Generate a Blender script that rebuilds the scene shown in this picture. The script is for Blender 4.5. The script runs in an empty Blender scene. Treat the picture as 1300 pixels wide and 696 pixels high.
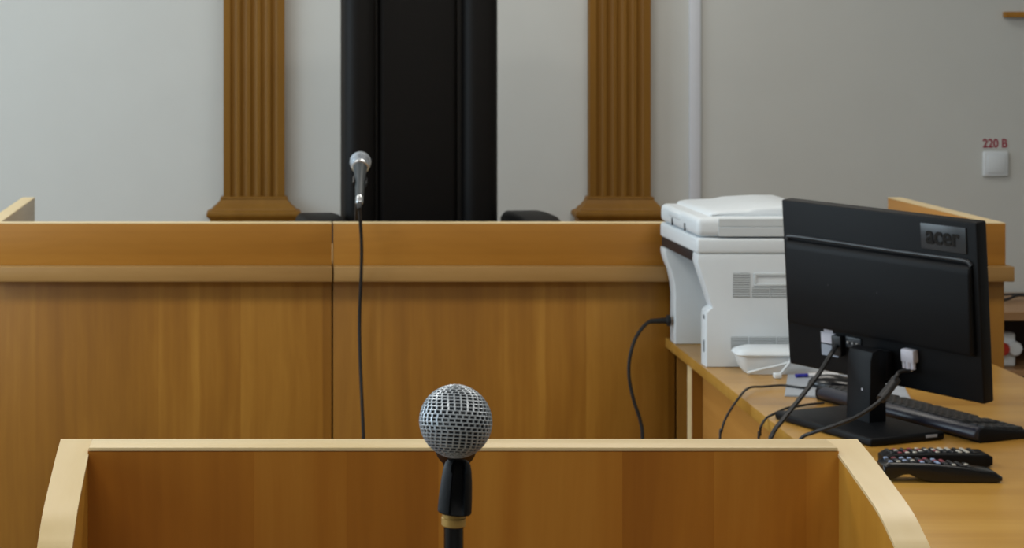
import bpy, bmesh, math, random
from math import sin, cos, pi, radians as R
from mathutils import Vector, Matrix, Euler

S = bpy.context.scene
C = S.collection
random.seed(7)

# ------------------------------------------------------------------ camera, world, light, exposure
EYE = 1.51                    # camera height
F = 2400.0                    # focal length in pixels of the 1300 px wide frame
CX, CY = 323.0, 50.0          # vanishing point of the room's depth direction
cd = bpy.data.cameras.new('camera'); cam = bpy.data.objects.new('camera', cd); C.objects.link(cam)
cam.location = (0, 0, EYE); cam.rotation_euler = (R(90), 0, 0)
cd.sensor_width = 36.0; cd.lens = F / 1300 * 36
cd.shift_x = (650 - CX) / 1300; cd.shift_y = -(348 - CY) / 1300
cd.clip_start = .05
cd.dof.use_dof = True; cd.dof.focus_distance = 1.9; cd.dof.aperture_fstop = 20
S.camera = cam

w = bpy.data.worlds.new('world'); S.world = w; w.use_nodes = True
w.node_tree.nodes['Background'].inputs[0].default_value = (.8, .9, 1, 1)
w.node_tree.nodes['Background'].inputs[1].default_value = .3

def area(name, loc, rot, sx, sy, power, col):
    l = bpy.data.lights.new(name, 'AREA'); l.shape = 'RECTANGLE'; l.size = sx; l.size_y = sy
    l.energy = power; l.color = col
    o = bpy.data.objects.new(name, l); C.objects.link(o); o.location = loc; o.rotation_euler = rot
    return o
for lx, ly in ((-1.0, 3.3), (1.6, 3.3), (-1.0, .6), (1.6, .6), (-1.0, 5.75), (1.1, 5.75)):
    area('ceiling_lamp', (lx, ly, 2.97), (0, 0, 0), 1.2, .6, {3.3: 23, .6: 14, 5.75: 9 if lx < 0 else 15}[ly], (1, .95, .87))
area('window_daylight', (-2.85, 4.6, 1.75), (0, R(-90), 0), 1.7, 2.6, 68, (.70, .87, 1))
area('window_daylight', (-2.85, 1.2, 1.75), (0, R(-90), 0), 1.7, 2.2, 34, (.70, .87, 1))
vs = S.view_settings
S.display_settings.display_device = 'sRGB'
vs.view_transform = 'Standard'; vs.look = 'None'; vs.gamma = 1; vs.use_curve_mapping = False
vs.exposure = 0.02

def at(px, py, d):            # a point of the photograph at depth d, in metres
    return Vector(((px - CX) * d / F, d, EYE - (py - CY) * d / F))

# ------------------------------------------------------------------ materials
def lin(c):
    return tuple(((v / 255) / 12.92 if v / 255 <= .04045 else ((v / 255 + .055) / 1.055) ** 2.4) for v in c) + (1,)
def mat(name):
    m = bpy.data.materials.new(name); m.use_nodes = True
    nt = m.node_tree
    return m, nt, nt.nodes['Principled BSDF'], (lambda t, **k: mk(nt, t, **k))
def mk(nt, t, **k):
    n = nt.nodes.new(t)
    for a, b in k.items(): setattr(n, a, b)
    return n
def plain(name, col, rough=.5, metal=0, spec=.5, noise=.06, scale=40, bump=0, coat=0):
    m, nt, b, N = mat(name)
    tc = N('ShaderNodeTexCoord'); nz = N('ShaderNodeTexNoise'); nz.inputs['Scale'].default_value = scale; nz.inputs['Detail'].default_value = 4
    nt.links.new(tc.outputs['Object'], nz.inputs['Vector'])
    rp = N('ShaderNodeValToRGB')
    c = lin(col)
    rp.color_ramp.elements[0].position = .3; rp.color_ramp.elements[1].position = .7
    rp.color_ramp.elements[0].color = tuple(v * (1 - noise) for v in c[:3]) + (1,)
    rp.color_ramp.elements[1].color = tuple(min(1, v * (1 + noise)) for v in c[:3]) + (1,)
    nt.links.new(nz.outputs['Fac'], rp.inputs['Fac']); nt.links.new(rp.outputs['Color'], b.inputs['Base Color'])
    b.inputs['Roughness'].default_value = rough; b.inputs['Metallic'].default_value = metal
    b.inputs['Specular IOR Level'].default_value = spec; b.inputs['Coat Weight'].default_value = coat
    if bump:
        bp = N('ShaderNodeBump'); bp.inputs['Strength'].default_value = bump; bp.inputs['Distance'].default_value = .002
        nt.links.new(nz.outputs['Fac'], bp.inputs['Height']); nt.links.new(bp.outputs['Normal'], b.inputs['Normal'])
    return m
def wood(name, dark, mid, light, axis, rough=.42, stave=.105, across='x', contrast=1.0, spec=.4):
    """laminate with grain along `axis`; staves of width `stave` step across it"""
    m, nt, b, N = mat(name)
    L = nt.links.new
    tc = N('ShaderNodeTexCoord'); geo = N('ShaderNodeObjectInfo')
    sc = {'x': (1, 16, 16), 'y': (16, 1, 16), 'z': (16, 16, 1)}[axis]
    sep = N('ShaderNodeSeparateXYZ'); L(tc.outputs['Object'], sep.inputs[0])
    wob = N('ShaderNodeTexNoise'); wob.inputs['Scale'].default_value = 2.6; L(tc.outputs['Object'], wob.inputs['Vector'])
    mp = N('ShaderNodeMapping'); mp.inputs['Scale'].default_value = sc
    # bend the grain a little
    mixv = N('ShaderNodeVectorMath', operation='MULTIPLY_ADD')
    L(wob.outputs['Color'], mixv.inputs[0]); mixv.inputs[1].default_value = (.06, .06, .06); L(tc.outputs['Object'], mixv.inputs[2])
    L(mixv.outputs[0], mp.inputs['Vector'])
    n1 = N('ShaderNodeTexNoise'); n1.inputs['Scale'].default_value = .9; n1.inputs['Detail'].default_value = 6; n1.inputs['Roughness'].default_value = .6
    L(mp.outputs[0], n1.inputs['Vector'])
    mp2 = N('ShaderNodeMapping'); mp2.inputs['Scale'].default_value = tuple(1.6 if v == 1 else 110 for v in sc); L(tc.outputs['Object'], mp2.inputs['Vector'])
    n2 = N('ShaderNodeTexNoise'); n2.inputs['Scale'].default_value = 1; n2.inputs['Detail'].default_value = 3; L(mp2.outputs[0], n2.inputs['Vector'])
    # staves
    dv = N('ShaderNodeMath', operation='DIVIDE'); L(sep.outputs[across.upper()], dv.inputs[0]); dv.inputs[1].default_value = stave
    fl = N('ShaderNodeMath', operation='FLOOR'); L(dv.outputs[0], fl.inputs[0])
    wn = N('ShaderNodeTexWhiteNoise', noise_dimensions='1D'); L(fl.outputs[0], wn.inputs['W'])
    a1 = N('ShaderNodeMath', operation='MULTIPLY_ADD'); L(wn.outputs['Value'], a1.inputs[0]); a1.inputs[1].default_value = .32 * contrast
    L(n1.outputs['Fac'], a1.inputs[2])
    a2 = N('ShaderNodeMath', operation='MULTIPLY_ADD'); L(n2.outputs['Fac'], a2.inputs[0]); a2.inputs[1].default_value = .16 * contrast
    L(a1.outputs[0], a2.inputs[2])
    rp = N('ShaderNodeValToRGB'); L(a2.outputs[0], rp.inputs['Fac'])
    e = rp.color_ramp.elements
    e[0].position = .45; e[0].color = lin(dark); e[1].position = 1.0; e[1].color = lin(light)
    k = e.new(.70); k.color = lin(mid)
    L(rp.outputs[0], b.inputs['Base Color'])
    b.inputs['Roughness'].default_value = rough; b.inputs['Specular IOR Level'].default_value = spec
    bp = N('ShaderNodeBump'); bp.inputs['Strength'].default_value = .05; bp.inputs['Distance'].default_value = .001
    L(n2.outputs['Fac'], bp.inputs['Height']); L(bp.outputs[0], b.inputs['Normal'])
    return m

W_D, W_M, W_L = (136, 90, 28), (153, 104, 34), (174, 125, 48)
M = dict(
    front=wood('alder_laminate_upright', W_D, W_M, W_L, 'z'),
    rail=wood('alder_laminate_lengthwise', (158, 106, 36), (170, 116, 42), (184, 131, 54), 'x', across='z', stave=.06, contrast=.7),
    ledge=wood('alder_edge', (154, 117, 66), (164, 126, 73), (174, 137, 84), 'x', across='z', stave=.06, contrast=.6),
    side=wood('alder_laminate_depth', (176, 122, 56), (187, 132, 63), (200, 146, 76), 'y', across='z', stave=.09, contrast=.7),
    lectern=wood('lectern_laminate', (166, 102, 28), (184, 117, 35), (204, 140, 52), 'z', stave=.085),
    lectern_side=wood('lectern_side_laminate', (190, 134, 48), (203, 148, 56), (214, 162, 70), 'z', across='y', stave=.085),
    trim=wood('pale_lit_edge_band', (226, 200, 148), (234, 210, 162), (240, 220, 178), 'x', across='y', stave=.2, contrast=.6, rough=.38),  # overhead light put into the top-edge colour; the table leg edge is really pale
    trim_y=wood('lit_edge_band_depth', (226, 200, 148), (234, 210, 162), (240, 220, 178), 'y', across='x', stave=.2, contrast=.6, rough=.38),  # same wood, paled to carry the light on upward edges
    table=wood('table_top_laminate', (164, 119, 50), (176, 131, 57), (190, 146, 70), 'x', across='y', stave=.085, contrast=1.0, rough=.3, spec=.6),
    pil=wood('pilaster_stained_wood', (124, 85, 27), (132, 92, 31), (142, 100, 37), 'z', across='x', stave=.3, contrast=.3, rough=.5, spec=.25),
    wall=plain('painted_plaster', (200, 202, 199), .9, noise=.012, scale=6, spec=.2),
    ceil=plain('white_ceiling', (225, 224, 220), .9, noise=.01, scale=5, spec=.2),
    floor=plain('grey_linoleum', (140, 122, 100), .45, noise=.08, scale=14),
    leather=plain('black_leather', (12, 10, 9), .55, spec=.2, noise=.15, scale=160, bump=.25),
    leather_seam=plain('black_leather_groove', (12, 11, 10), .7),
    white=plain('white_plastic', (217, 224, 229), .42, noise=.01),
    white_grey=plain('grey_white_plastic', (199, 206, 210), .5, noise=.01),
    vent=plain('vent_grey', (120, 126, 130), .6, noise=.03),
    dark=plain('dark_plastic', (24, 22, 29), .5, noise=.05),
    black=plain('black_plastic', (17, 18, 22), .42, noise=.05),
    matte=plain('matte_black_plastic', (7, 9, 13), .5, spec=.2, noise=.06, scale=400, bump=.08),
    ridge_highlight=plain('highlight_black_plastic', (34, 37, 42), .3, noise=.04),  # lighter colour paints the highlight along the monitor bulge's upper edge
    return_pale=wood('pale_return_laminate', (176, 164, 140), (188, 177, 154), (200, 190, 168), 'y', across='z', stave=.09, contrast=.5),
    gloss=plain('glossy_black_plastic', (13, 14, 17), .22, noise=.03),
    plate=plain('charcoal_badge', (48, 52, 57), .3, noise=.04),
    key=plain('key_black', (28, 29, 31), .45, noise=.04),
    blue_highlight=plain('bluish_highlight_plastic', (24, 28, 44), .38, noise=.05),  # blue tint paints the highlight on the keyboard's rounded rear edge
    handle=plain('charcoal_metal', (52, 58, 61), .45, noise=.04),
    rubber=plain('black_rubber', (22, 22, 24), .55, noise=.05),
    steel=plain('mesh_steel', (200, 208, 216), .42, metal=.6, noise=.06, scale=90),
    steel2=plain('bright_steel', (215, 218, 222), .25, metal=.9, noise=.04),
    foam=plain('dark_foam', (44, 47, 54), .95, noise=.2, scale=300),
    brass=plain('brass_ring', (188, 152, 84), .4, metal=.45, noise=.06),
    paper=plain('white_paper', (228, 228, 230), .8, noise=.02),
    grey_paper=plain('blue_grey_card', (158, 164, 172), .6, noise=.03),
    blue=plain('blue_plastic', (38, 40, 150), .35, noise=.03),
    red=plain('red_plastic', (176, 42, 26), .4, noise=.04),
    red_ink=plain('red_ink', (150, 32, 58), .7, noise=.03),
    pink=plain('pale_sticker', (206, 194, 196), .8, noise=.02),
    label=plain('label_white', (196, 196, 208), .6, noise=.06, scale=60),
    label_grey=plain('label_grey', (152, 160, 174), .6, noise=.06, scale=60),
    cabinet=wood('low_cabinet_laminate', (150, 112, 74), (162, 124, 86), (172, 134, 96), 'x', across='y', stave=.15, contrast=.5),
    cabinet_in=plain('cabinet_inside_dark_wood', (58, 34, 22), .6, noise=.1, scale=20),
    trunk=plain('white_trunking', (212, 216, 224), .5, noise=.01),
    btn_b=plain('button_blue_white', (150, 170, 205), .4), btn_r=plain('button_red', (140, 60, 70), .4), btn_w=plain('button_pale', (190, 186, 176), .4),
)

# ------------------------------------------------------------------ mesh helpers
def tr(vs_, m4):
    for v in vs_: v.co = m4 @ v.co
def rbox(bm, x0, x1, y0, y1, z0, z1, r=.0, seg=2, m4=None):
    res = bmesh.ops.create_cube(bm, size=1)
    v = res['verts']
    for q in v:
        q.co = Vector(((x0 + x1) / 2 + q.co.x * (x1 - x0), (y0 + y1) / 2 + q.co.y * (y1 - y0), (z0 + z1) / 2 + q.co.z * (z1 - z0)))
    if r > 0:
        es = list({e for q in v for e in q.link_edges})
        o = bmesh.ops.bevel(bm, geom=es, offset=r, segments=seg, affect='EDGES', profile=.5)
        v = list({q for f in o['faces'] for q in f.verts} | {q for q in v if q.is_valid})
        # take the whole island
        st = list(v); seen = set(v)
        while st:
            a = st.pop()
            for e in a.link_edges:
                b = e.other_vert(a)
                if b not in seen: seen.add(b); st.append(b)
        v = list(seen)
    if m4 is not None: tr(v, m4)
    return v
def prism(bm, pts, a, b, plane='xz', r=0, seg=2):
    """outline pts extruded between a and b; plane xz goes along y, yz along x, xy along z"""
    def P(u, v, t): return {'xz': (u, t, v), 'yz': (t, u, v), 'xy': (u, v, t)}[plane]
    A = [bm.verts.new(P(u, v, a)) for u, v in pts]; B = [bm.verts.new(P(u, v, b)) for u, v in pts]
    n = len(pts); fs = []
    fs.append(bm.faces.new(A)); fs.append(bm.faces.new(list(reversed(B))))
    for i in range(n):
        j = (i + 1) % n
        fs.append(bm.faces.new((A[j], A[i], B[i], B[j])))
    bmesh.ops.recalc_face_normals(bm, faces=fs)
    if r > 0:
        es = list(fs[0].edges) + list(fs[1].edges)
        bmesh.ops.bevel(bm, geom=es, offset=r, segments=seg, affect='EDGES', profile=.5)
def lathe(bm, prof, n=32, m4=None, cap=True):
    rings = []
    for r, z in prof:
        rings.append([bm.verts.new((r * cos(2 * pi * i / n), r * sin(2 * pi * i / n), z)) for i in range(n)])
    fs = []
    for a, b in zip(rings, rings[1:]):
        for i in range(n):
            j = (i + 1) % n
            fs.append(bm.faces.new((a[i], a[j], b[j], b[i])))
    if cap:
        fs.append(bm.faces.new(list(reversed(rings[0])))); fs.append(bm.faces.new(rings[-1]))
    bmesh.ops.recalc_face_normals(bm, faces=fs)
    vs_ = [v for q in rings for v in q]
    if m4 is not None: tr(vs_, m4)
    return vs_
def spline(pts, k=8):
    p = [Vector(q) for q in pts]; p = [p[0] * 2 - p[1]] + p + [p[-1] * 2 - p[-2]]
    out = []
    for i in range(1, len(p) - 2):
        for s in range(k):
            t = s / k
            a, b, c, d = p[i - 1], p[i], p[i + 1], p[i + 2]
            out.append(.5 * ((2 * b) + (c - a) * t + (2 * a - 5 * b + 4 * c - d) * t * t + (3 * b - a - 3 * c + d) * t ** 3))
    out.append(p[-2]); return out
def tube(bm, pts, r, n=8, k=8, smooth=True):
    P = spline(pts, k) if smooth else [Vector(q) for q in pts]
    rr = r if callable(r) else (lambda t: r)
    T = [(P[min(i + 1, len(P) - 1)] - P[max(i - 1, 0)]).normalized() for i in range(len(P))]
    up = Vector((0, 0, 1)) if abs(T[0].z) < .9 else Vector((1, 0, 0))
    nrm = (up - T[0] * up.dot(T[0])).normalized()
    rings = []
    for i, (p, t) in enumerate(zip(P, T)):
        nrm = (nrm - t * nrm.dot(t)).normalized(); bn = t.cross(nrm)
        q = rr(i / (len(P) - 1))
        rings.append([bm.verts.new(p + (nrm * cos(2 * pi * j / n) + bn * sin(2 * pi * j / n)) * q) for j in range(n)])
    fs = []
    for a, b in zip(rings, rings[1:]):
        for i in range(n):
            j = (i + 1) % n; fs.append(bm.faces.new((a[i], a[j], b[j], b[i])))
    fs.append(bm.faces.new(list(reversed(rings[0])))); fs.append(bm.faces.new(rings[-1]))
    bmesh.ops.recalc_face_normals(bm, faces=fs)
def BM(): return bmesh.new()
def obj(name, bm, m, parent=None, smooth=True, label=None, angle=40):
    me = bpy.data.meshes.new(name); bm.to_mesh(me); bm.free()
    o = bpy.data.objects.new(name, me); C.objects.link(o); me.materials.append(M[m] if isinstance(m, str) else m)
    if smooth:
        me.polygons.foreach_set('use_smooth', [True] * len(me.polygons))
        me.set_sharp_from_angle(angle=R(angle))
    if parent: o.parent = parent
    if label: o['label'] = label
    return o
def thing(name, label, cat, loc=(0, 0, 0), rot=(0, 0, 0), group=None):
    o = bpy.data.objects.new(name, None); C.objects.link(o); o.location = loc; o.rotation_euler = rot
    o['label'] = label; o['category'] = cat
    if group: o['group'] = group
    return o
def tag(o, label, cat, group=None):
    o['label'] = label; o['category'] = cat
    if group: o['group'] = group
    return o
def struct(name, bm, m, parent=None, smooth=False):
    o = obj(name, bm, m, parent, smooth)
    if parent is None: o['kind'] = 'structure'
    return o
def box_obj(name, b, m, parent=None, r=0, label=None, seg=2, off=(0, 0, 0), m4=None):
    bm = BM(); rbox(bm, b[0] - off[0], b[1] - off[0], b[2] - off[1], b[3] - off[1], b[4] - off[2], b[5] - off[2], r, seg, m4)
    return obj(name, bm, m, parent, r > 0, label)
def text_mesh(s, size, depth, stretch=1.0, bold=0.0):
    c = bpy.data.curves.new('t', 'FONT'); c.body = s; c.size = size; c.extrude = depth; c.offset = bold
    c.align_x = 'CENTER'; c.align_y = 'CENTER'
    o = bpy.data.objects.new('t', c); C.objects.link(o)
    bpy.context.view_layer.update()
    me = bpy.data.meshes.new_from_object(o.evaluated_get(bpy.context.evaluated_depsgraph_get()))
    bpy.data.objects.remove(o); bpy.data.curves.remove(c)
    for v in me.vertices: v.co.x *= stretch
    return me

# ------------------------------------------------------------------ room
WALL = 6.8
X0, X1, Y0, H = -3.0, 4.5, -3.0, 3.0
def slab(name, b, m):
    bm = BM(); rbox(bm, *b); return struct(name, bm, m)
slab('floor', (X0, X1, Y0, WALL, -.1, 0), 'floor')
slab('ceiling', (X0, X1, Y0, WALL, H, H + .1), 'ceil')
slab('wall_back', (X0, X1, WALL, WALL + .15, 0, H), 'wall')
slab('wall_left', (X0 - .15, X0, Y0, WALL, 0, H), 'wall')
slab('wall_right', (X1, X1 + .15, Y0, WALL, 0, H), 'wall')
slab('wall_rear', (X0, X1, Y0 - .15, Y0, 0, H), 'wall')
slab('baseboard_back', (1.96, X1, WALL - .018, WALL, 0, .08), 'side')
bm = BM(); rbox(bm, -.9, 1.955, 4.9, WALL, 0, .18); struct('floor_podium', bm, 'rail')

# ------------------------------------------------------------------ pilasters on the back wall
def pilaster(cx, label):
    t = thing('pilaster', label, 'pilaster', (cx, WALL, .18), group='fluted pilasters on the wall')
    wd, dp, zb, zt = .2185, .045, .762, 2.82
    # shaft: flat fillets between five concave flutes
    pts = [(-wd / 2, 0), (-wd / 2, -dp)]
    nfl, fw, g = 5, .0265, .0095
    m0 = (wd - nfl * fw - (nfl - 1) * g) / 2
    x = -wd / 2 + m0
    for i in range(nfl):
        for k in range(9):
            a = pi * k / 8
            pts.append((x + fw / 2 - cos(a) * fw / 2, -dp + sin(a) * .010))
        x += fw + g
    pts += [(wd / 2, -dp), (wd / 2, 0)]
    bm = BM(); prism(bm, pts, zb, zt, 'xy'); obj('shaft', bm, 'pil', t, angle=25)
    # base moulding: stacked rectangular profile
    prof = [(.768, .003), (.766, .009), (.761, .011), (.759, .009), (.748, .017), (.738, .026), (.730, .036), (.724, .042), (.721, .043), (.720, .050), (.716, .057), (.708, .060), (.700, .058), (.694, .052), (.692, .048), (.684, .046), (.668, .046)]
    bm = BM(); rings = []
    for z, o in prof:
        a, b = wd / 2 + o, dp + o
        rings.append([bm.verts.new(q) for q in ((-a, 0, z), (-a, -b, z), (a, -b, z), (a, 0, z))])
    fs = [bm.faces.new(rings[0]), bm.faces.new(list(reversed(rings[-1])))]
    for p, q in zip(rings, rings[1:]):
        for i in range(4): fs.append(bm.faces.new((p[i], p[(i + 1) % 4], q[(i + 1) % 4], q[i])))
    bmesh.ops.recalc_face_normals(bm, faces=fs)
    obj('base_moulding', bm, 'pil', t, angle=35)
    bm = BM(); rbox(bm, -.14, .14, -.08, 0, 0, .667, .003); obj('pedestal', bm, 'pil', t)
pilaster(-.0014, 'brown fluted wooden pilaster on the wall just left of the black armchair')
pilaster(1.3073, 'brown fluted wooden pilaster on the wall between the black armchair and white cable trunking')

# cable trunking
t = thing('cable_trunking', 'slim white vertical cable trunking on the wall above the printer', 'trunking', (1.582, WALL, .0))
bm = BM(); rbox(bm, -.019, .019, -.014, 0, .18, 3.0, .002); obj('cover', bm, 'trunk', t)
bm = BM(); rbox(bm, .019, .023, -.010, 0, .18, 3.0); obj('channel_edge', bm, 'white_grey', t, False)

# socket with its voltage sticker
c = at(1263, 208, WALL)
t = thing('wall_socket', 'square white wall socket plate under red voltage lettering', 'socket', c)
bm = BM(); rbox(bm, -.045, .045, -.012, 0, -.045, .045, .005, 3); obj('plate', bm, 'white', t)
bm = BM(); rbox(bm, -.032, .032, -.016, -.011, -.032, .032, .003, 2); obj('cover', bm, 'white', t)
c = at(1263, 182.5, WALL)
t = thing('voltage_sticker', 'pale sticker with red 220 B lettering above the white socket', 'sign', c)
bm = BM(); rbox(bm, -.045, .045, -.0012, 0, -.019, .019); obj('backing', bm, 'wall', t, False)
me = text_mesh('220 B', .044, .0006, .86, .0009); me.materials.append(M['red_ink'])
o = bpy.data.objects.new('lettering', me); C.objects.link(o); o.parent = t; o.location = (0, -.0016, 0); o.rotation_euler = (R(90), 0, 0)

# wooden shelf high on the wall
t = thing('wall_shelf', 'thin brown wooden shelf board fixed high on the wall above the socket', 'shelf', at(1273, 18.5, WALL))
bm = BM(); rbox(bm, 0, .9, -.03, 0, -.010, .010, .001); obj('board', bm, 'front', t)
for xx in (.2, .7):
    bm = BM(); rbox(bm, xx - .01, xx + .01, -.02, 0, -.030, -.0102); obj('bracket', bm, 'front', t)

# ------------------------------------------------------------------ low cabinet by the wall
cz, cf = .602, 6.30
t = thing('low_cabinet', 'low brown open-fronted cabinet against the wall beyond the bench end', 'cabinet', (2.3, cf, 0))
def cb(n, b, m, lab=None):
    bm = BM(); rbox(bm, b[0] - 2.3, b[1] - 2.3, b[2] - cf, b[3] - cf, b[4], b[5], .001, 1); return obj(n, bm, m, t, label=lab)
cb('top', (2.28, 3.62, cf - .01, WALL - .02, cz - .028, cz), 'cabinet')
cb('side_panel', (2.30, 2.322, cf, WALL - .03, 0, cz - .029), 'cabinet')
cb('side_panel', (3.578, 3.60, cf, WALL - .03, 0, cz - .029), 'cabinet')
cb('shelf', (2.323, 3.577, cf + .005, WALL - .05, .385, .405), 'cabinet')
cb('bottom_shelf', (2.323, 3.577, cf + .005, WALL - .05, .06, .08), 'cabinet')
cb('back_panel', (2.323, 3.577, WALL - .049, WALL - .031, 0, cz - .029), 'cabinet_in', 'dark brown back panel')
# thing on its shelf
g = thing('desk_appliance', 'small white plastic appliance with a red knob standing on the low cabinet shelf', 'appliance', (2.548, 6.40, .4056))
bm = BM(); rbox(bm, -.042, .020, -.025, .025, 0, .114, .008, 3); obj('body', bm, 'white', g)
bm = BM(); lathe(bm, [(.018, 0), (.024, .002), (.024, .016), (.020, .020)], 20, Matrix.Translation((.014, -.02, .062)) @ Matrix.Rotation(R(90), 4, 'X')); obj('knob', bm, 'white', g)
bm = BM(); lathe(bm, [(.020, 0), (.022, .002), (.022, .026), (.018, .03)], 20, Matrix.Translation((-.030, -.02, .062)) @ Matrix.Rotation(R(90), 4, 'X')); obj('knob', bm, 'red', g, label='red round knob')
bm = BM(); tube(bm, [(2.52, 6.62, cz + .006), (2.58, 6.52, cz + .008), (2.66, 6.56, cz + .02), (2.74, 6.50, cz + .008), (2.86, 6.58, cz + .006), (3.0, 6.5, cz + .006)], .005)
tube(bm, [(2.60, 6.66, cz + .006), (2.68, 6.6, cz + .018), (2.76, 6.62, cz + .008), (2.9, 6.66, cz + .006)], .004)
tag(obj('black_cable', bm, 'rubber'), 'black cable lying loosely on top of the low cabinet by the wall', 'cable')

# ------------------------------------------------------------------ leather armchair behind the bench
t = thing('armchair', 'high-backed black leather armchair behind the judge bench', 'armchair', (.520, 5.98, .18), (0, 0, R(7)))
def cushion(bm, x0, x1, y0, y1, z0, z1, r): rbox(bm, x0, x1, y0, y1, z0, z1, r, 5)
bm = BM(); cushion(bm, -.137, .118, -.045, .07, .40, 1.60, .022); obj('backrest', bm, 'leather', t)
bm = BM(); cushion(bm, -.245, -.145, -.070, .07, .36, 1.58, .038); obj('back_bolster', bm, 'leather', t)
bm = BM(); cushion(bm, .132, .245, -.070, .07, .36, 1.58, .038); obj('back_bolster', bm, 'leather', t)
bm = BM(); rbox(bm, -.235, .235, -.025, .09, .34, 1.57, .03, 3); obj('back_shell', bm, 'leather_seam', t)
bm = BM(); cushion(bm, -.26, .26, -.55, .0, .40, .52, .04); obj('seat', bm, 'leather', t)
for s in (-1, 1):
    bm = BM()
    xa, xb = sorted((s * .265, s * .395))
    prism(bm, [(-.50, .643), (-.44, .62), (-.46, .35), (.02, .35), (.02, .77), (-.02, .787), (-.10, .79), (-.22, .787), (-.36, .755), (-.47, .69)], xa, xb, 'yz', .018, 3)
    obj('armrest', bm, 'leather', t)
bm = BM(); lathe(bm, [(.03, .06), (.03, .36)], 16); obj('gas_column', bm, 'black', t)
for k in range(5):
    a = 2 * pi * k / 5 + .3
    bm = BM(); tube(bm, [(0, 0, .09), (.16 * cos(a), .16 * sin(a), .085), (.30 * cos(a), .30 * sin(a), .06)], .02)
    lg = obj('leg', bm, 'black', t)
    bm = BM(); lathe(bm, [(.028, -.018), (.03, -.014), (.03, .014), (.028, .018)], 16, Matrix.Translation((.29 * cos(a), .29 * sin(a), .03)) @ Matrix.Rotation(a, 4, 'Z') @ Matrix.Rotation(R(90), 4, 'X')); obj('caster', bm, 'black', lg)

# ------------------------------------------------------------------ judge bench: three units side by side
PF, LF = 4.84, 4.80            # fronts of the lower panels and of the ledge
LZ0, LZ1, PZ = .894, .932, 1.0385
G = 'judge bench units'
def bench(x0, x1, lab, ret=None, ex=(0, 0)):
    t = thing('judge_bench', lab, 'bench', ((x0 + x1) / 2, PF, 0), group=G); o = ((x0 + x1) / 2, PF, 0)
    g = .0022
    box_obj('front_panel', (x0 + g, x1 - g, PF, PF + .018, 0, LZ0 - .0005), 'front', t, .0008, off=o)
    box_obj('worktop', (x0 + g - ex[0], x1 - g + ex[1], LF, 5.36, LZ0, LZ1), 'ledge', t, .0015, off=o)
    box_obj('parapet', (x0 + g, x1 - g, 4.83, 4.868, LZ1 + .0005, PZ), 'rail', t, .001, off=o)
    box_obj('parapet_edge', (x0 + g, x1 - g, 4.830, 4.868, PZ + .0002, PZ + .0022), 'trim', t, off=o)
    xs = [x0 + .003, x1 - .021]
    for k, a in enumerate(xs):
        box_obj('side_panel', (a, a + .018, PF + .019, 5.32, 0, LZ0 - .0005), 'side', t, off=o)
    if ret:
        a, b = ret
        box_obj('return_panel', (a, b, 4.869, 5.615, LZ1 + .0005, PZ), 'return_pale' if a < 0 else 'side', t, .001, off=o)
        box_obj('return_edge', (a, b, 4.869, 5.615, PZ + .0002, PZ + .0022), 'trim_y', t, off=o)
        box_obj('return_support', (a, b, 5.505, 5.615, 0, LZ1), 'side', t, .001, off=o)
bench(-.690, .1996, 'wooden judge bench unit ending in the pale return panel, ahead of the first pilaster', (-.689, -.652))
bench(.1996, 1.079, 'wooden judge bench unit in front of the black armchair, hung with a microphone cable')
bench(1.079, 1.9215, 'wooden judge bench unit behind the printer and monitor with a tall side return', (1.881, 1.9205), (0, .011))

# ------------------------------------------------------------------ microphone makers
def grille(R_, rows, cols, wire):
    bm = BM()
    for i in range(1, rows):
        th = pi * i / rows
        r, z = R_ * sin(th), R_ * cos(th)
        n = 48
        prof = [(wire * cos(a), wire * sin(a)) for a in (0, pi / 2, pi, 3 * pi / 2)]
        rings = [[bm.verts.new(((r + u) * cos(2 * pi * k / n), (r + u) * sin(2 * pi * k / n), z + v)) for u, v in prof] for k in range(n)]
        for k in range(n):
            a, b = rings[k], rings[(k + 1) % n]
            for q in range(4): bm.faces.new((a[q], a[(q + 1) % 4], b[(q + 1) % 4], b[q]))
    for i in range(rows):
        t0, t1 = pi * i / rows, pi * (i + 1) / rows
        c = max(6, int(cols * sin((t0 + t1) / 2)))
        for k in range(c):
            ph = 2 * pi * (k + (.5 if i % 2 else 0)) / c
            d = wire / max(.15, sin((t0 + t1) / 2)) / R_
            q = []
            for th in (t0, t1):
                for rr in (R_ - wire, R_ + wire * .8):
                    for pp in (ph - d, ph + d):
                        q.append(bm.verts.new((rr * sin(th) * cos(pp), rr * sin(th) * sin(pp), rr * cos(th))))
            bm.faces.new((q[2], q[3], q[7], q[6])); bm.faces.new((q[0], q[2], q[6], q[4])); bm.faces.new((q[1], q[5], q[7], q[3]))
    bmesh.ops.recalc_face_normals(bm, faces=bm.faces)
    return bm

# lectern microphone on its floor stand
mc = at(578.5, 535, 1.38)
mx = at(576, 690, 1.38).x
t = thing('microphone_stand', 'black floor microphone stand with a brass ring rising inside the lectern', 'microphone stand', (mx, 1.38, 0))
bm = BM(); lathe(bm, [(.13, 0), (.13, .012), (.12, .018), (.03, .026), (.02, .04)], 40); obj('base', bm, 'black', t)
bm = BM(); lathe(bm, [(.0072, .026), (.0072, 1.1545)], 20); obj('pole', bm, 'gloss', t)
zr0, zr1 = at(0, 668, 1.38).z, at(0, 652, 1.38).z
bm = BM(); lathe(bm, [(.0080, zr0), (.0090, zr0 + .001), (.0090, zr1 - .003), (.0084, zr1 - .0025), (.0084, zr1)], 24); obj('ring', bm, 'brass', t, label='brass coloured threaded ring')
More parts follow.
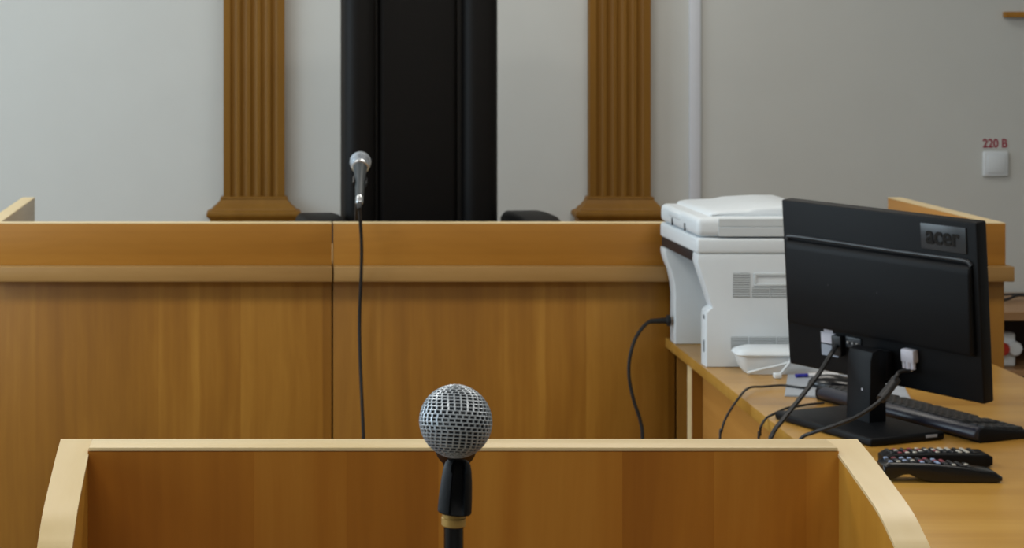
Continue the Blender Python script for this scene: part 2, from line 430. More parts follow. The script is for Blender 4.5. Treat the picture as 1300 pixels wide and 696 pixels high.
# clip: tapered open cradle with rounded shoulders
zc0, zc1 = at(0, 651, 1.38).z, at(0, 584, 1.38).z
hh = zc1 - zc0
bm = BM()
lean = Matrix.Translation((.0005, 0, zc0)) @ Matrix.Rotation(R(4.0), 4, 'Y')
prof = [(.0118, 0), (.0124, .001), (.0121, hh * .3), (.0113, hh * .6), (.0104, hh * .8), (.0092, hh * .93), (.0074, hh * .99), (.0060, hh)]
n = 40; rings = []
for r, z in prof:
    ring = []
    for i in range(n):
        a = 2 * pi * i / n
        x, y = r * cos(a), r * sin(a)
        if y < 0 and abs(x) < .0042 and z > hh * .22:      # slot that faces the speaker
            y = max(y, -r + .0065)
        ring.append(bm.verts.new((x, y, z)))
    rings.append(ring)
fs = [bm.faces.new(list(reversed(rings[0]))), bm.faces.new(rings[-1])]
for a, b in zip(rings, rings[1:]):
    for i in range(n): fs.append(bm.faces.new((a[i], a[(i + 1) % n], b[(i + 1) % n], b[i])))
bmesh.ops.recalc_face_normals(bm, faces=fs); tr(bm.verts, lean)
obj('clip', bm, 'matte', t, angle=30)
# curved cradle behind the clip that carries the handle
def cradle(bm, O, axis, low, r0, r1, s0, s1, half=100, n=14):
    side = axis.cross(low); rows = []
    for i in range(n + 1):
        a = R(-half + 2 * half * i / n); d = low * cos(a) + side * sin(a)
        rows.append([bm.verts.new(O + axis * ss + d * rr_) for ss, rr_ in ((s0, r0), (s1, r0), (s1, r1), (s0, r1))])
    fs = [bm.faces.new(rows[0]), bm.faces.new(list(reversed(rows[-1])))]
    for p, q_ in zip(rows, rows[1:]):
        for i in range(4): fs.append(bm.faces.new((p[i], p[(i + 1) % 4], q_[(i + 1) % 4], q_[i])))
    bmesh.ops.recalc_face_normals(bm, faces=fs)
bm = BM(); O = Vector((mc.x - mx, 0, mc.z)); zr = Matrix.Rotation(R(-6.1), 3, 'Z'); ax = zr @ Vector((0, sin(R(66)), -cos(R(66)))); lw = zr @ Vector((0, -cos(R(66)), -sin(R(66))))
cradle(bm, O, ax, lw, .0140, .0160, .055, .090, 75)
tube(bm, [O + ax * .070 + lw * .0155, O + ax * .066 + lw * .030, O + Vector((.002, .026, -.056)), Vector((0, .008, zc0 + .018))], .0045)
obj('cradle', bm, 'matte', t)
# the microphone it holds
Rb = 46.5 / F * 1.38
t = thing('microphone', 'silver ball-headed microphone held in the clip above the lectern', 'microphone', mc, (R(66), 0, R(-6.1)))
bm = BM(); bmesh.ops.create_uvsphere(bm, u_segments=32, v_segments=20, radius=Rb - .0014); obj('windscreen_foam', bm, 'foam', t)
gr = obj('grille', grille(Rb - .0006, 29, 36, .00056), 'steel', t); gr.rotation_euler = (R(-78), R(9), 0)
bm = BM(); lathe(bm, [(Rb * .62, -Rb * .86), (Rb * .64, -Rb * .80), (Rb * .60, -Rb * .74)], 32); obj('collar', bm, 'steel', t)
bm = BM(); lathe(bm, [(.0085, -.150), (.0105, -.145), (.0115, -.10), (.0135, -.045), (.0150, -.034), (.0140, -.027)], 28); obj('handle', bm, 'matte', t)
Mi = (Matrix.Translation(mc) @ Matrix.Rotation(R(-6.1), 4, 'Z') @ Matrix.Rotation(R(66), 4, 'X')).inverted(); e_ = mc + ax * .150
bm = BM(); tube(bm, [Mi @ p for p in (e_, e_ + ax * .03, e_ + Vector((.002, .035, -.06)), Vector((mx + .012, 1.52, .95)), Vector((mx + .01, 1.47, .6)), Vector((mx + .01, 1.52, .22)), Vector((mx + .01, 1.60, .006)), Vector((mx + .1, 1.68, .006)))], .0032); obj('cable', bm, 'rubber', t)

# microphone hanging over the judge bench, on a gooseneck
bc = at(457.5, 206, 4.85)
tail = at(456.3, 252, 4.715)
ax = (bc - tail).normalized()
q = ax.to_track_quat('Z', 'Y')
t = thing('microphone', 'slim black microphone with a silver head leaning over the judge bench', 'microphone', bc, q.to_euler())
Rf = .0268
bm = BM(); bmesh.ops.create_uvsphere(bm, u_segments=28, v_segments=18, radius=Rf - .0012); obj('windscreen_foam', bm, 'foam', t)
obj('grille', grille(Rf, 22, 44, .0006), 'steel', t)
bm = BM(); lathe(bm, [(.0185, -.026), (.0215, -.024), (.0222, -.019), (.021, -.015)], 28); obj('collar', bm, 'steel2', t, label='bright silver collar ring')
hl = (bc - tail).length
bm = BM(); lathe(bm, [(.0085, -hl + .004), (.0105, -hl + .006), (.0115, -hl * .6), (.0155, -.045), (.019, -.028)], 24); obj('handle', bm, 'handle', t)
bm = BM(); lathe(bm, [(.0070, -hl - .022), (.0092, -hl - .018), (.0092, -hl + .003), (.007, -hl + .004)], 20); obj('plug', bm, 'steel2', t, label='bright silver cable plug')
# cable in world space, falling in front of the bench
Mi = (Matrix.Translation(bc) @ q.to_matrix().to_4x4()).inverted()
pl = tail - ax * .024
cp = [pl, at(456.5, 268, 4.70), at(459, 310, 4.74), at(458.5, 350, 4.775), at(456.5, 400, 4.80), at(457, 450, 4.80), at(459.5, 510, 4.79), at(461.5, 560, 4.78), at(462, 640, 4.78), at(462, 800, 4.78), Vector((.277, 4.77, .05)), Vector((.30, 4.74, .006))]
bm = BM(); tube(bm, [Mi @ p for p in cp], .0044, 8, 8); obj('cable', bm, 'rubber', t)
bm = BM(); lathe(bm, [(.0045, -hl - .045), (.0058, -hl - .04), (.0072, -hl - .024), (.006, -hl - .021)], 16); obj('cable_boot', bm, 'rubber', t)
st = thing('gooseneck_stand', 'thin black gooseneck holder behind the hanging judge microphone', 'microphone stand', (bc.x - .0006, 5.05, LZ1 + .0006))
mid = tail.lerp(bc, .45)
o = Vector(st.location)
bm = BM(); lathe(bm, [(.045, 0), (.045, .008), (.035, .016), (.012, .02)], 28); obj('base', bm, 'black', st)
bm = BM(); tube(bm, [(0, 0, .015), (0, -.01, .10), (0, -.08, .17), tuple(mid - o + Vector((0, .075, -.03))), tuple(mid - o + Vector((0, .019, -.015)))], .005); obj('neck', bm, 'black', st)
am = (tail - bc).normalized(); lw = Vector((0, 1, 0)); lw = (lw - am * lw.dot(am)).normalized()
bm = BM(); cradle(bm, bc - o, am, lw, .0165, .0185, hl * .45, hl * .62, 105); obj('clip', bm, 'black', st)

# ------------------------------------------------------------------ lectern in front
LX0, LX1, LT = -.182, .568, .028
LB0, LB1 = 1.747, 1.784
t = thing('lectern', 'wooden three-sided lectern with curved edges toned as lit around the near microphone', 'lectern', (0, LB1, 0))
curve = [(1.784, .3772), (1.74, .3845), (1.69, .395), (1.635, .408), (1.605, .4205), (1.59, .428), (1.565, .446), (1.54, .470), (1.515, .505), (1.495, .55), (1.483, .61), (1.478, .68)]
cs = [(p.x, p.y) for p in spline([(a, b, 0) for a, b in curve], 4)]
top = [(a - LB1, EYE - b) for a, b in cs]
TT = .003
for s, (xa, xb) in enumerate(((LX0, LX0 + LT), (LX1 - LT, LX1))):
    bm = BM(); prism(bm, [(a, b - TT) for a, b in top] + [(top[-1][0], 0), (0, 0)], xa, xb, 'yz'); obj('side_panel', bm, 'lectern_side', t, angle=30)
    bm = BM()
    # edging strip along the curved top, on to the floor
    path = top + [(top[-1][0], .5), (top[-1][0], 0)]
    n = len(path); outer = []; inner = []
    for i, (a, b) in enumerate(path):
        p, q_ = path[max(i - 1, 0)], path[min(i + 1, n - 1)]
        d = Vector((q_[0] - p[0], q_[1] - p[1])).normalized()
        nn = Vector((d.y, -d.x)); nn = nn if nn.y - nn.x > 0 else -nn
        outer.append((a, b)); inner.append((a - nn.x * TT, b - nn.y * TT))
    va = [[bm.verts.new((x, y, z)) for x, (y, z) in ((xa - .0008, outer[i]), (xb + .0008, outer[i]), (xb + .0008, inner[i]), (xa - .0008, inner[i]))] for i in range(n)]
    fs = [bm.faces.new(va[0]), bm.faces.new(list(reversed(va[-1])))]
    for p, q_ in zip(va, va[1:]):
        for i in range(4): fs.append(bm.faces.new((p[i], p[(i + 1) % 4], q_[(i + 1) % 4], q_[i])))
    bmesh.ops.recalc_face_normals(bm, faces=fs); obj('edge_strip', bm, 'trim_y', t, angle=30, label='edge strip toned as lit from above')
zt = EYE - .3772
box_obj('back_panel', (LX0 + LT, LX1 - LT, LB0, LB1, 0, zt - .0035), 'lectern', t, off=(0, LB1, 0))
box_obj('edge_strip', (LX0 + LT + .001, LX1 - LT - .001, LB0 - .0008, LB1 + .0008, zt - .0033, zt), 'trim', t, .0006, label='edge strip toned as lit from above', off=(0, LB1, 0))
box_obj('shelf', (LX0 + LT, LX1 - LT, 1.56, LB0, .72, .74), 'lectern', t, off=(0, LB1, 0))

# ------------------------------------------------------------------ long table along the room
TZ = .747
t = thing('table', 'long light brown wooden table with its end against the judge bench', 'table', (1.39, 3.6, 0)); o = (1.39, 3.6, 0)
bm = BM(); prism(bm, [(1.052, 4.838), (1.006, 2.35), (1.74, 2.35), (1.735, 4.838)], TZ - .025, TZ, 'xy', .0015, 2); tr(bm.verts, Matrix.Translation((-1.39, -3.6, 0))); obj('tabletop', bm, 'table', t)
box_obj('leg_panel', (1.0835, 1.70, 4.68, 4.72, 0, TZ - .0255), 'front', t, off=o)
box_obj('edge_strip', (1.081, 1.0833, 4.679, 4.721, 0, TZ - .0255), 'trim', t, off=o)
box_obj('leg_panel', (1.0835, 1.70, 2.40, 2.44, 0, TZ - .0255), 'front', t, off=o)
box_obj('modesty_panel', (1.11, 1.128, 2.441, 4.679, .12, TZ - .0255), 'side', t, off=o)

# ------------------------------------------------------------------ printer
PN, PFAR = 4.395, 4.79
t = thing('printer', 'white multifunction printer standing on the table end behind the monitor', 'printer', (1.06, PN, TZ + .0006)); o = Vector((1.06, PN, TZ + .0006))
zs0, zs1, zl = .990 - TZ, 1.047 - TZ, 1.094 - TZ          # scanner bottom, lid seam, lid top
def pz(y, d=PN): return EYE - (y - CY) * d / F - TZ
def bx(x, d=PN): return (x - CX) * d / F - 1.06
xl = bx(884.5)                                            # scanner's overhanging end
xr = bx(1060) + .01
prof = [(xl + .004, pz(323)), (xl + .002, pz(333)), (xl + .012, pz(350)), (bx(897) + .000, pz(368)), (bx(902), pz(384)), (bx(904.5), pz(391)), (bx(898), pz(396)), (bx(897), pz(400)), (bx(897), 0.0), (xr - .02, 0), (xr - .02, pz(323))]
bm = BM(); prism(bm, prof, 0, .055, 'xz', .003, 2); obj('side_panel', bm, 'white', t, angle=35)
pf = [(xl + .0005, pz(336.6)), (xl + .0, pz(342)), (xl + .004, pz(352)), (xl + .016, pz(368)), (xl + .023, pz(386)), (xl + .025, pz(400)), (xl + .025, 0), (.084, 0), (.084, pz(348)), (.06, pz(341)), (.02, pz(337.2))]
bm = BM(); prism(bm, pf, PFAR - PN - .06, PFAR - PN, 'xz', .003, 2); obj('side_panel', bm, 'white', t, angle=35)
D = PFAR - PN
bm = BM(); rbox(bm, .085, xr - .025, .056, D - .061, .004, pz(323) - .002, .003); obj('body', bm, 'white_grey', t)
bm = BM(); rbox(bm, xl + .004, .10, .056, D - .001, pz(336), pz(323) - .001, .001); obj('output_slot', bm, 'dark', t, label='dark paper output slot')
bm = BM(); rbox(bm, xl, xr, -.002, D + .002, pz(323), pz(302.6), .007, 3); obj('scanner', bm, 'white', t)
# lid with rounded front corner and low raised cover
bm = BM(); v = rbox(bm, xl, xr, -.002, D + .002, pz(301.6), zl, .014, 4); obj('lid', bm, 'white', t)
lid = bpy.data.objects['lid']
bm = BM(); prism(bm, [(.005, zl - .004), (.012, zl + .006), (.03, zl + .010), (.10, zl + .013), (.12, zl + .018), (.20, zl + .022), (xr - .05, zl + .022), (xr - .03, zl + .012), (xr - .02, zl - .004)], .045, D - .004, 'xz', .006, 2); obj('feeder_cover', bm, 'white', lid, angle=50)
bm = BM(); rbox(bm, bx(912), xr - .005, -.0035, 0, pz(287.8), pz(278), .0005, 1); rbox(bm, bx(912), xr - .005, -.0035, 0, pz(300.5), pz(289.2), .0005, 1); obj('lid_trim', bm, 'white_grey', lid)
for yy in (.12, .255):
    bm = BM(); rbox(bm, xl - .002, xl + .001, yy - .004, yy + .004, pz(300), pz(290), .0008, 1); obj('hinge', bm, 'dark', lid, label='dark hinge notch')
bm = BM(); rbox(bm, xl - .003, xl + .006, .17, .29, zl - .022, zl - .006, .004, 3); obj('lid_grip', bm, 'white', lid)
# vents on the side that faces the room
def vents(x0, x1, y0, y1, n):
    bm = BM(); rbox(bm, bx(x0), bx(x1), -.0012, .001, pz(y1), pz(y0)); v_ = obj('vent', bm, 'vent', t, False, label='grey ventilation grille')
    h = (pz(y0) - pz(y1)) / n
    bm = BM()
    for i in range(n): rbox(bm, bx(x0), bx(x1), -.0024, -.0008, pz(y1) + h * (i + .30), pz(y1) + h * (i + .86))
    sl = obj('slats', bm, 'white_grey', v_, False); sl['kind'] = 'stuff'
vents(930.5, 952, 347, 377.5, 10)
vents(955, 977, 365.5, 377.5, 4); vents(978.5, 1008, 365.5, 377.5, 4)
vents(928, 949.5, 428, 444, 6); vents(951.5, 985, 428, 444, 6); vents(987, 1012, 428, 444, 6)
# recessed grip: frame of four pieces
bm = BM()
for b in ((957, 1008, 347, 350), (957, 1008, 360.5, 363.5), (957, 960, 350, 360.5)): rbox(bm, bx(b[0]), bx(b[1]), -.004, .001, pz(b[3]), pz(b[2]), .0008, 1)
obj('grip', bm, 'white_grey', t)
for y0, y1 in ((402, 407), (434, 449)):
    bm = BM(); rbox(bm, bx(897) - .0012, bx(897) + .001, .018, .030, pz(y1), pz(y0)); obj('latch', bm, 'vent', t, False, label='grey latch slot')
# power cord
bm = BM(); P = [at(838, 407, 4.755) , at(826, 408, 4.755), at(815, 417, 4.75), at(805, 434, 4.745), at(799, 458, 4.74), at(799, 482, 4.735), at(805, 510, 4.73), at(813, 535, 4.725), at(816, 565, 4.72), at(817, 700, 4.71)]
P.append(Vector((.97, 4.70, .008)))
tube(bm, [p - o for p in P], .0047); pc = obj('power_cord', bm, 'rubber', t, label='black power cord')
a = at(851, 407, 4.755) - o; b = at(825, 408, 4.755) - o
bm = BM(); tube(bm, [a, a.lerp(b, .2), a.lerp(b, .25), a.lerp(b, .6), b], lambda s: .014 if s < .2 else .010 - .004 * s, 12, 4); obj('plug', bm, 'rubber', pc)

# ------------------------------------------------------------------ white telephone-like handset unit in front of the printer
t = thing('telephone', 'white plastic telephone with a white cord lying before the printer', 'telephone', (1.10, 4.335, TZ + .0006), (0, 0, R(-1)))
L = .24
bm = BM()
# hull that narrows to its foot, lofted rounded rectangles
def rr(x0, x1, y0, y1, r, z, n=6):
    out = []
    for cx_, cy_, a0 in ((x1 - r, y1 - r, 0), (x0 + r, y1 - r, 90), (x0 + r, y0 + r, 180), (x1 - r, y0 + r, 270)):
        for k in range(n):
            a = R(a0 + 90 * k / (n - 1)); out.append((cx_ + r * cos(a), cy_ + r * sin(a), z))
    return out
def loft(bm, secs):
    rings = [[bm.verts.new(p) for p in s] for s in secs]; n = len(rings[0])
    fs = [bm.faces.new(list(reversed(rings[0]))), bm.faces.new(rings[-1])]
    for a, b in zip(rings, rings[1:]):
        for i in range(n): fs.append(bm.faces.new((a[i], a[(i + 1) % n], b[(i + 1) % n], b[i])))
    bmesh.ops.recalc_face_normals(bm, faces=fs)
loft(bm, [rr(.024, L + .02, -.034, .034, .012, .0), rr(.014, L + .02, -.036, .036, .014, .012), rr(.004, L + .02, -.038, .038, .018, .040)]); obj('base', bm, 'white', t)
bm = BM(); loft(bm, [rr(.002, L + .02, -.040, .040, .02, .0405), rr(-.002, L + .02, -.042, .042, .022, .044), rr(.002, L + .02, -.040, .040, .02, .050), rr(.012, L + .015, -.032, .034, .018, .055), rr(.03, L + .01, -.02, .028, .012, .0585)]); obj('handset', bm, 'white', t)
bm = BM(); tube(bm, [(.020, -.040, .004), (.05, -.048, .014), (.085, -.050, .022), (.12, -.047, .030), (.17, -.044, .030)], .0028); tube(bm, [(.122, -.046, .050), (.112, -.052, .030), (.098, -.060, .016), (.085, -.072, .006)], .0028)
cd_ = obj('cord', bm, 'white', t)
bm = BM(); rbox(bm, .070, .086, -.090, -.070, .0005, .011, .002); obj('cord_plug', bm, 'white', cd_)

# ------------------------------------------------------------------ paper folder and pen
def flat_poly(pts, z0, z1):
    bm = BM(); prism(bm, [(p.x, p.y) for p in pts], z0, z1, 'xy'); return bm
def on_table(px, py): return at(px, py, (EYE - TZ) * F / (py - CY))
fp = [on_table(1000, 477), on_table(1140, 477.5), on_table(1157, 509.5), on_table(996, 504)]
f0 = sum(fp, Vector()) / 4
t = thing('document_folder', 'blue-grey document folder lying flat under the monitor', 'folder', (f0.x, f0.y, TZ))
bm = flat_poly([p - f0 for p in fp], .0003, .0030); obj('cover', bm, 'grey_paper', t, False)
bm = flat_poly([(p - f0) * .97 for p in fp], .0032, .0040); obj('sheet', bm, 'grey_paper', t, False)
a, b = at(1010.5, 477.5, 4.24), at(1064, 477.0, 4.26)
a.z = b.z = TZ + .0085; 
t = thing('pen', 'blue-capped white ballpoint pen on the grey folder', 'pen', a)
d = b - a
bm = BM(); tube(bm, [d * .27, d * .5, d * .9, d], lambda s: .0042 if s < .9 else .0028, 12, 2, True); obj('barrel', bm, 'paper', t)
bm = BM(); tube(bm, [d * 0, d * .02, d * .26, d * .28], lambda s: .0042 if .05 < s else .003, 12, 2); obj('cap', bm, 'blue', t, label='blue cap')

# ------------------------------------------------------------------ monitor
yaw, ML, MH, MT = R(-57), .468, .346, .030
cen = Vector((1.231, 3.7334, TZ + .0006))
t = thing('monitor', 'black computer monitor seen from behind with a logo badge', 'monitor', cen, (0, 0, yaw))
tilt = Matrix.Translation((0, 0, 1.0009 - cen.z)) @ Matrix.Rotation(R(5.57), 4, 'X') @ Matrix.Rotation(R(1.26), 4, 'Y') @ Matrix.Translation((0, 0, -MH / 2))
def mp(name, bm, m, parent=t, smooth=True, label=None):
    tr(bm.verts, tilt); return obj(name, bm, m, parent, smooth, label)
bm = BM(); rbox(bm, -ML / 2, ML / 2, 0, MT, 0, MH, .004, 3); back = mp('back_shell', bm, 'matte')
bm = BM(); rbox(bm, -ML / 2 + .012, ML / 2 - .012, MT, MT + .0015, .018, MH - .012); mp('screen', bm, 'gloss')
# raised rounded bulge of the back: soft upper edge, sharp foot
pts = [(0.002, MH - .080), (-.006, MH - .084), (-.010, MH - .090), (-.0115, MH - .10), (-.014, MH - .16), (-.016, .100), (-.013, .092), (.002, .089)]
bm = BM(); prism(bm, pts, -ML / 2 + .012, ML / 2 - .012, 'yz', .006, 3); mp('rear_cover', bm, 'matte', back)
bm = BM(); tube(bm, [(-ML / 2 + .014, -.0015, MH - .082), (-ML / 2 + .025, -.0015, MH - .074), (-.10, -.002, MH - .0735), (.0, -.002, MH - .0745), (.12, -.002, MH - .0745), (ML / 2 - .03, -.0015, MH - .075), (ML / 2 - .014, -.0015, MH - .084)], .0048, 10, 6); mp('ridge_highlight', bm, 'ridge_highlight', back)
# badge with its raised letters
bm = BM(); rbox(bm, .110, .211, -.0035, .001, MH - .062, MH - .012, .0012, 2); bd = mp('badge', bm, 'plate', t, True, 'charcoal logo badge')
me = text_mesh('acer', .050, .0008, .86, .0010); me.materials.append(M['gloss'])
lo = bpy.data.objects.new('lettering', me); C.objects.link(lo); lo.parent = bd
lo.matrix_local = tilt @ Matrix.Translation((.160, -.0044, MH - .0345)) @ Matrix.Rotation(R(90), 4, 'X')
# lower recess: ports, stickers
def sticker(x0, x1, z0, z1, m, nm='sticker', y=-.001, lab=None):
    bm = BM(); rbox(bm, x0, x1, y, .001, z0, z1); mp(nm, bm, m, t, False, lab)
sticker(-.146, -.108, .060, .082, 'label', lab='white sticker'); sticker(-.146, -.104, .034, .057, 'label_grey', lab='grey sticker'); sticker(-.138, -.116, .0825, .0885, 'label', lab='white sticker')
bm = BM(); rbox(bm, -.112, -.088, -.012, .001, .040, .082, .003); mp('power_socket', bm, 'black')
bm = BM(); rbox(bm, -.082, -.045, -.003, .001, .060, .082, .001); pp = mp('port', bm, 'plate', label='grey port')
for k in range(3):
    bm = BM(); lathe(bm, [(.003, 0), (.003, .003)], 10, Matrix.Translation((-.075 + k * .011, -.003, .071)) @ Matrix.Rotation(R(90), 4, 'X')); mp('port_screw', bm, 'steel2', pp)
for x, z in ((-.14, .185), (-.02, .185), (-.14, .105), (-.02, .105)):
    bm = BM(); lathe(bm, [(.0016, 0), (.0012, .0006)], 8, Matrix.Translation((x + .03, -.0142, z)) @ Matrix.Rotation(R(90), 4, 'X')); mp('screw', bm, 'plate')
# white video plug and its cable
bm = BM(); rbox(bm, .060, .090, -.016, .001, .056, .082, .003); vp = mp('video_plug', bm, 'label', label='white video cable plug')
bm = BM()
for x in (.065, .085): lathe(bm, [(.0045, 0), (.0045, .013)], 10, Matrix.Translation((x, -.010, .044)))
mp('plug_screws', bm, 'label', vp)
bm = BM(); lathe(bm, [(.006, 0), (.007, .02)], 12, Matrix.Translation((.0755, -.010, .039))); mp('strain_relief', bm, 'label', vp)
MW = Matrix.Translation(cen) @ Matrix.Rotation(yaw, 4, 'Z')
Mi = MW.inverted()
s = MW @ (tilt @ Vector((.0755, -.010, .040)))
vc = [s, at(1141, 473, 3.50), at(1134, 487, 3.48), at(1122, 504, 3.46), at(1106, 518, 3.45), at(1084, 531, 3.45), at(1058, 541, 3.46), at(1034, 549, 3.48), at(1018, 556, 3.50), at(1010, 575, 3.50), at(1005, 640, 3.5), at(1000, 900, 3.50), Vector((.985, 3.50, .05)), Vector((.96, 3.46, .006))]
bm = BM(); tube(bm, [Mi @ p for p in vc], .0034); vcab = obj('video_cable', bm, 'rubber', t)
a, b = at(1138, 481.5, 3.49), at(1118, 507.5, 3.462)
bm = BM(); tube(bm, [Mi @ a, Mi @ a.lerp(b, .06), Mi @ a.lerp(b, .5), Mi @ a.lerp(b, .94), Mi @ b], lambda q_: .0085 if .04 < q_ < .96 else .005, 14, 4); obj('ferrite', bm, 'rubber', vcab)
s = MW @ (tilt @ Vector((-.100, -.012, .060)))
pcb = [s, at(1056, 448, 3.76), at(1040, 474, 3.74), at(1018, 503, 3.70), at(994, 533, 3.66), at(981, 551, 3.64), at(977, 575, 3.63), at(975, 700, 3.62), Vector((.975, 3.62, .06)), Vector((.95, 3.58, .007))]
bm = BM(); tube(bm, [Mi @ p for p in pcb], .0046); obj('power_cable', bm, 'rubber', t)
# stand: neck and foot
nc = at(1098, 500, 3.715); nl = Mi @ nc
bm = BM(); prism(bm, [(-.030, .014), (-.027, .135), (-.022, .152), (-.006, .158), (.012, .152), (.012, .014)], nl.x - .034, nl.x + .034, 'yz', .003, 2)
tr(bm.verts, Matrix.Translation((-nl.x, .012, 0))); tr(bm.verts, Matrix.Translation((nl.x, nl.y, 0)) @ Matrix.Rotation(R(-67.5) - yaw, 4, 'Z')); nk = obj('stand_neck', bm, 'matte', t)
bm = BM(); rbox(bm, nl.x - .024, nl.x + .030, nl.y + .02, nl.y + .045, .095, .150, .003); obj('hinge', bm, 'black', nk)
bm = BM(); rbox(bm, nl.x + .006, nl.x + .010, nl.y - .0185, nl.y - .0165, .075, .080, .0005, 1); obj('cable_clip', bm, 'label', nk, label='small white clip')
fc = Mi @ at(1092, 545, 3.70)
BR = Matrix.Translation((fc.x, fc.y, 0)) @ Matrix.Rotation(R(-67.5) - yaw, 4, 'Z')
bm = BM(); rbox(bm, -.142, .142, -.095, .082, .0, .016, .005, 3, BR); ft = obj('stand_base', bm, 'matte', t)
bm = BM(); rbox(bm, .1415, .1428, .035, .062, .007, .012, 0, 2, BR); obj('sticker', bm, 'label_grey', ft, False, label='small grey sticker')

# ------------------------------------------------------------------ keyboard, mouse
KU = Vector((.38, -.925, 0)).normalized(); kyaw = math.atan2(KU.y, KU.x)
K0 = Vector((1.187, 4.005, TZ))
t = thing('keyboard', 'black computer keyboard lying on the table beneath the monitor', 'keyboard', K0, (0, 0, kyaw))
KL, KW = .475, .134
def ktop(y): return .027 - .014 * (y / KW)
bm = BM(); prism(bm, [(0.004, .0), (0.0, .008), (0.0, .020), (.004, .026), (.012, .028), (KW - .006, ktop(KW)), (KW, .012), (KW, .003), (KW - .004, 0)], 0, KL, 'yz', .003, 2); obj('case', bm, 'matte', t, angle=35)
bm = BM(); prism(bm, [(-.004, .006), (-.010, .012), (-.011, .018), (-.006, .025), (.004, .029), (.010, .0295), (.010, .02), (.0, .006)], .02, KL - .002, 'yz', .002, 2); obj('rear_bar', bm, 'blue_highlight', t, angle=50, label='rounded rear bar with a bluish highlight in its colour')
cap = BM(); rings = []
for hx, z in ((.0082, 0), (.0080, .004), (.0066, .0075)): rings.append([cap.verts.new((a * hx, b * hx, z)) for a, b in ((-1, -1), (1, -1), (1, 1), (-1, 1))])
cap.faces.new(rings[-1])
for p, q_ in zip(rings, rings[1:]):
    for i in range(4): cap.faces.new((p[i], p[(i + 1) % 4], q_[(i + 1) % 4], q_[i]))
key_me = bpy.data.meshes.new('key'); cap.to_mesh(key_me); cap.free(); key_me.materials.append(M['key'])
slope = math.atan2(-.014, KW)
for r_ in range(6):
    y = .024 + r_ * .0172 + (.004 if r_ else 0)
    x = .016
    while x < KL - .014:
        skip = any(abs(x - g_) < .007 for g_ in (.352, .422))
        wide = 1.0
        if r_ == 5 and .12 < x < .22: wide = 5.6
        if not skip:
            k = bpy.data.objects.new('key', key_me); C.objects.link(k); k.parent = t
            k.location = (x + (wide - 1) * .0095, y, ktop(y) - .0005); k.rotation_euler = (slope, 0, 0); k.scale = (wide * 1.05, .88, .8)
        x += .0193 * (wide if wide > 1 else 1)
ms = at(1056, 492, 4.13); ms.z = TZ
t = thing('computer_mouse', 'black computer mouse with a shiny top behind the monitor stand', 'mouse', (1.266, 4.125, TZ + .0045), (0, 0, R(-25)))
bm = BM(); n_ = 10
secs = []
for i in range(n_ + 1):
    z = i / n_
    s_ = math.sqrt(max(0, 1 - z ** 2.6)) if i < n_ else .12
    secs.append([(.058 * s_ * cos(2 * pi * k / 28) + .006 * z, .032 * s_ * sin(2 * pi * k / 28), z * (.026 - .006 * cos(2 * pi * k / 28) * s_)) for k in range(28)])
loft(bm, secs); obj('body', bm, 'gloss', t)
bm = BM(); lathe(bm, [(.008, -.003), (.009, 0), (.008, .003)], 14, Matrix.Translation((.034, 0, .015)) @ Matrix.Rotation(R(90), 4, 'X')); obj('scroll_wheel', bm, 'rubber', t)
Mi2 = (Matrix.Translation((1.266, 4.125, TZ + .0045)) @ Matrix.Rotation(R(-25), 4, 'Z')).inverted()
mcable = [Vector((1.225, 4.14, TZ + .012)), on_table(1022, 496.5) + Vector((0, 0, .007)), on_table(995, 493.5) + Vector((0, 0, .007)), on_table(970, 494.5) + Vector((0, 0, .006)), on_table(950, 499) + Vector((0, 0, .010)), at(936, 508, 3.97), at(922, 530, 3.95), at(916, 548, 3.94), at(914, 570, 3.93), at(913, 800, 3.93), Vector((.96, 3.93, .05)), Vector((.93, 3.9, .005))]
bm = BM(); tube(bm, [Mi2 @ p for p in mcable], .0026); obj('cable', bm, 'rubber', t)
bm = BM(); ot = lambda x, y: on_table(x, y) + Vector((0, 0, .0045))
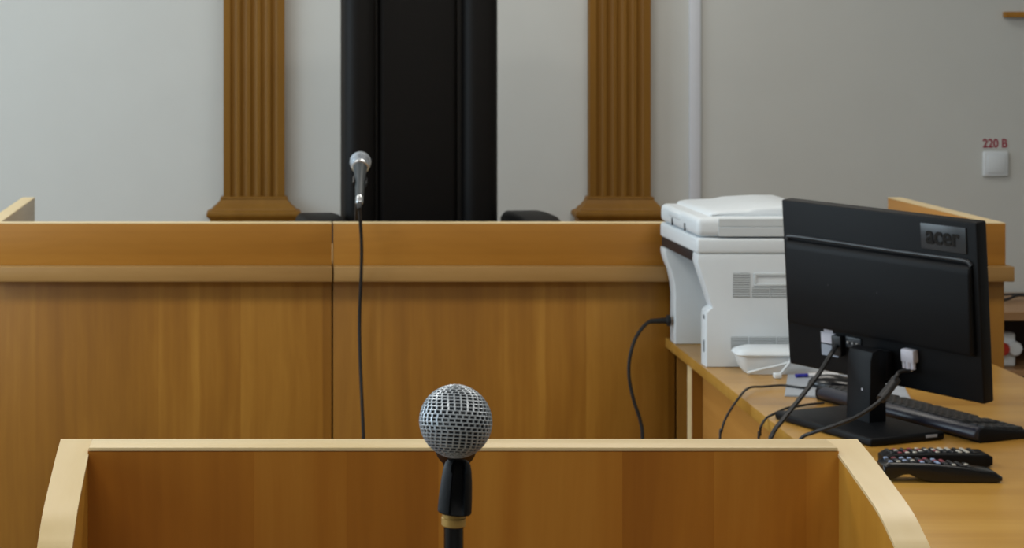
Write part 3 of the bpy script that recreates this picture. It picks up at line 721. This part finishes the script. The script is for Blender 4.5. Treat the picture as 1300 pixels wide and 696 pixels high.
kc = [ot(1046, 514.5), ot(1030, 516), ot(1012, 519), ot(998, 521.5), at(982, 526, 3.80), at(973, 531, 3.80), at(966, 542, 3.79), at(965, 553, 3.80), at(963, 570, 3.80), at(962, 800, 3.8), Vector((1.0, 3.79, .05)), Vector((.97, 3.76, .005))]
tube(bm, kc, .0026); tag(obj('thin_cable', bm, 'rubber'), 'thin black cable hanging off the table edge beside the monitor base', 'cable')

# ------------------------------------------------------------------ two remote controls
def remote(name_loc, ang, L_, lab, arched):
    t = thing('remote_control', lab, 'remote control', name_loc, (0, 0, ang), group='remote controls on the table')
    n = 18; W = .046
    lo_, hi = [], []
    for i in range(n + 1):
        s_ = i / n; x = s_ * L_
        if arched:
            zt_ = .034 - .010 * max(0, s_ - .35) ** 1.3 - .012 * s_ + .004 * sin(pi * s_)
            zb_ = .0 + (.014 * math.exp(-((s_ - .20) / .11) ** 2)) if s_ > .06 else .004
        else:
            zt_ = .024 + .002 * sin(pi * s_); zb_ = 0
        if i in (0, n): zt_ -= .006; zb_ += .004
        lo_.append((x, zb_)); hi.append((x, zt_))
    bm = BM(); prism(bm, lo_ + hi[::-1], -W / 2, W / 2, 'xz', .005, 3); obj('body', bm, 'gloss' if arched else 'matte', t, angle=50)
    def zt_at(x):
        s_ = x / L_ * n; i = min(n - 1, int(s_)); f_ = s_ - i
        return hi[i][1] * (1 - f_) + hi[i + 1][1] * f_
    rnd = random.Random(3 if arched else 5)
    for i in range(11 if arched else 13):
        for j in range(4):
            x = .014 + i * .0135; y = -.0145 + j * .0097
            if x > L_ - .02: continue
            bm = BM(); rbox(bm, x - .0034, x + .0034, y - .0026, y + .0026, zt_at(x) - .001, zt_at(x) + .0022, .0008, 1)
            m = rnd.choice(['btn_b', 'btn_b', 'btn_w', 'plate', 'plate', 'btn_r'] if arched and i < 7 else ['btn_r', 'btn_w', 'plate', 'plate', 'plate'] if i < 8 else ['plate', 'btn_w', 'key', 'key'])
            obj('button', bm, m, t)
remote((1.0835, 3.275, TZ), R(-2), .203, 'black remote control with blue and white buttons and arched back, nearer of two', True)
remote((1.123, 3.385, TZ), R(1), .193, 'flat black remote control lying just behind the arched one, under the keyboard end', False)
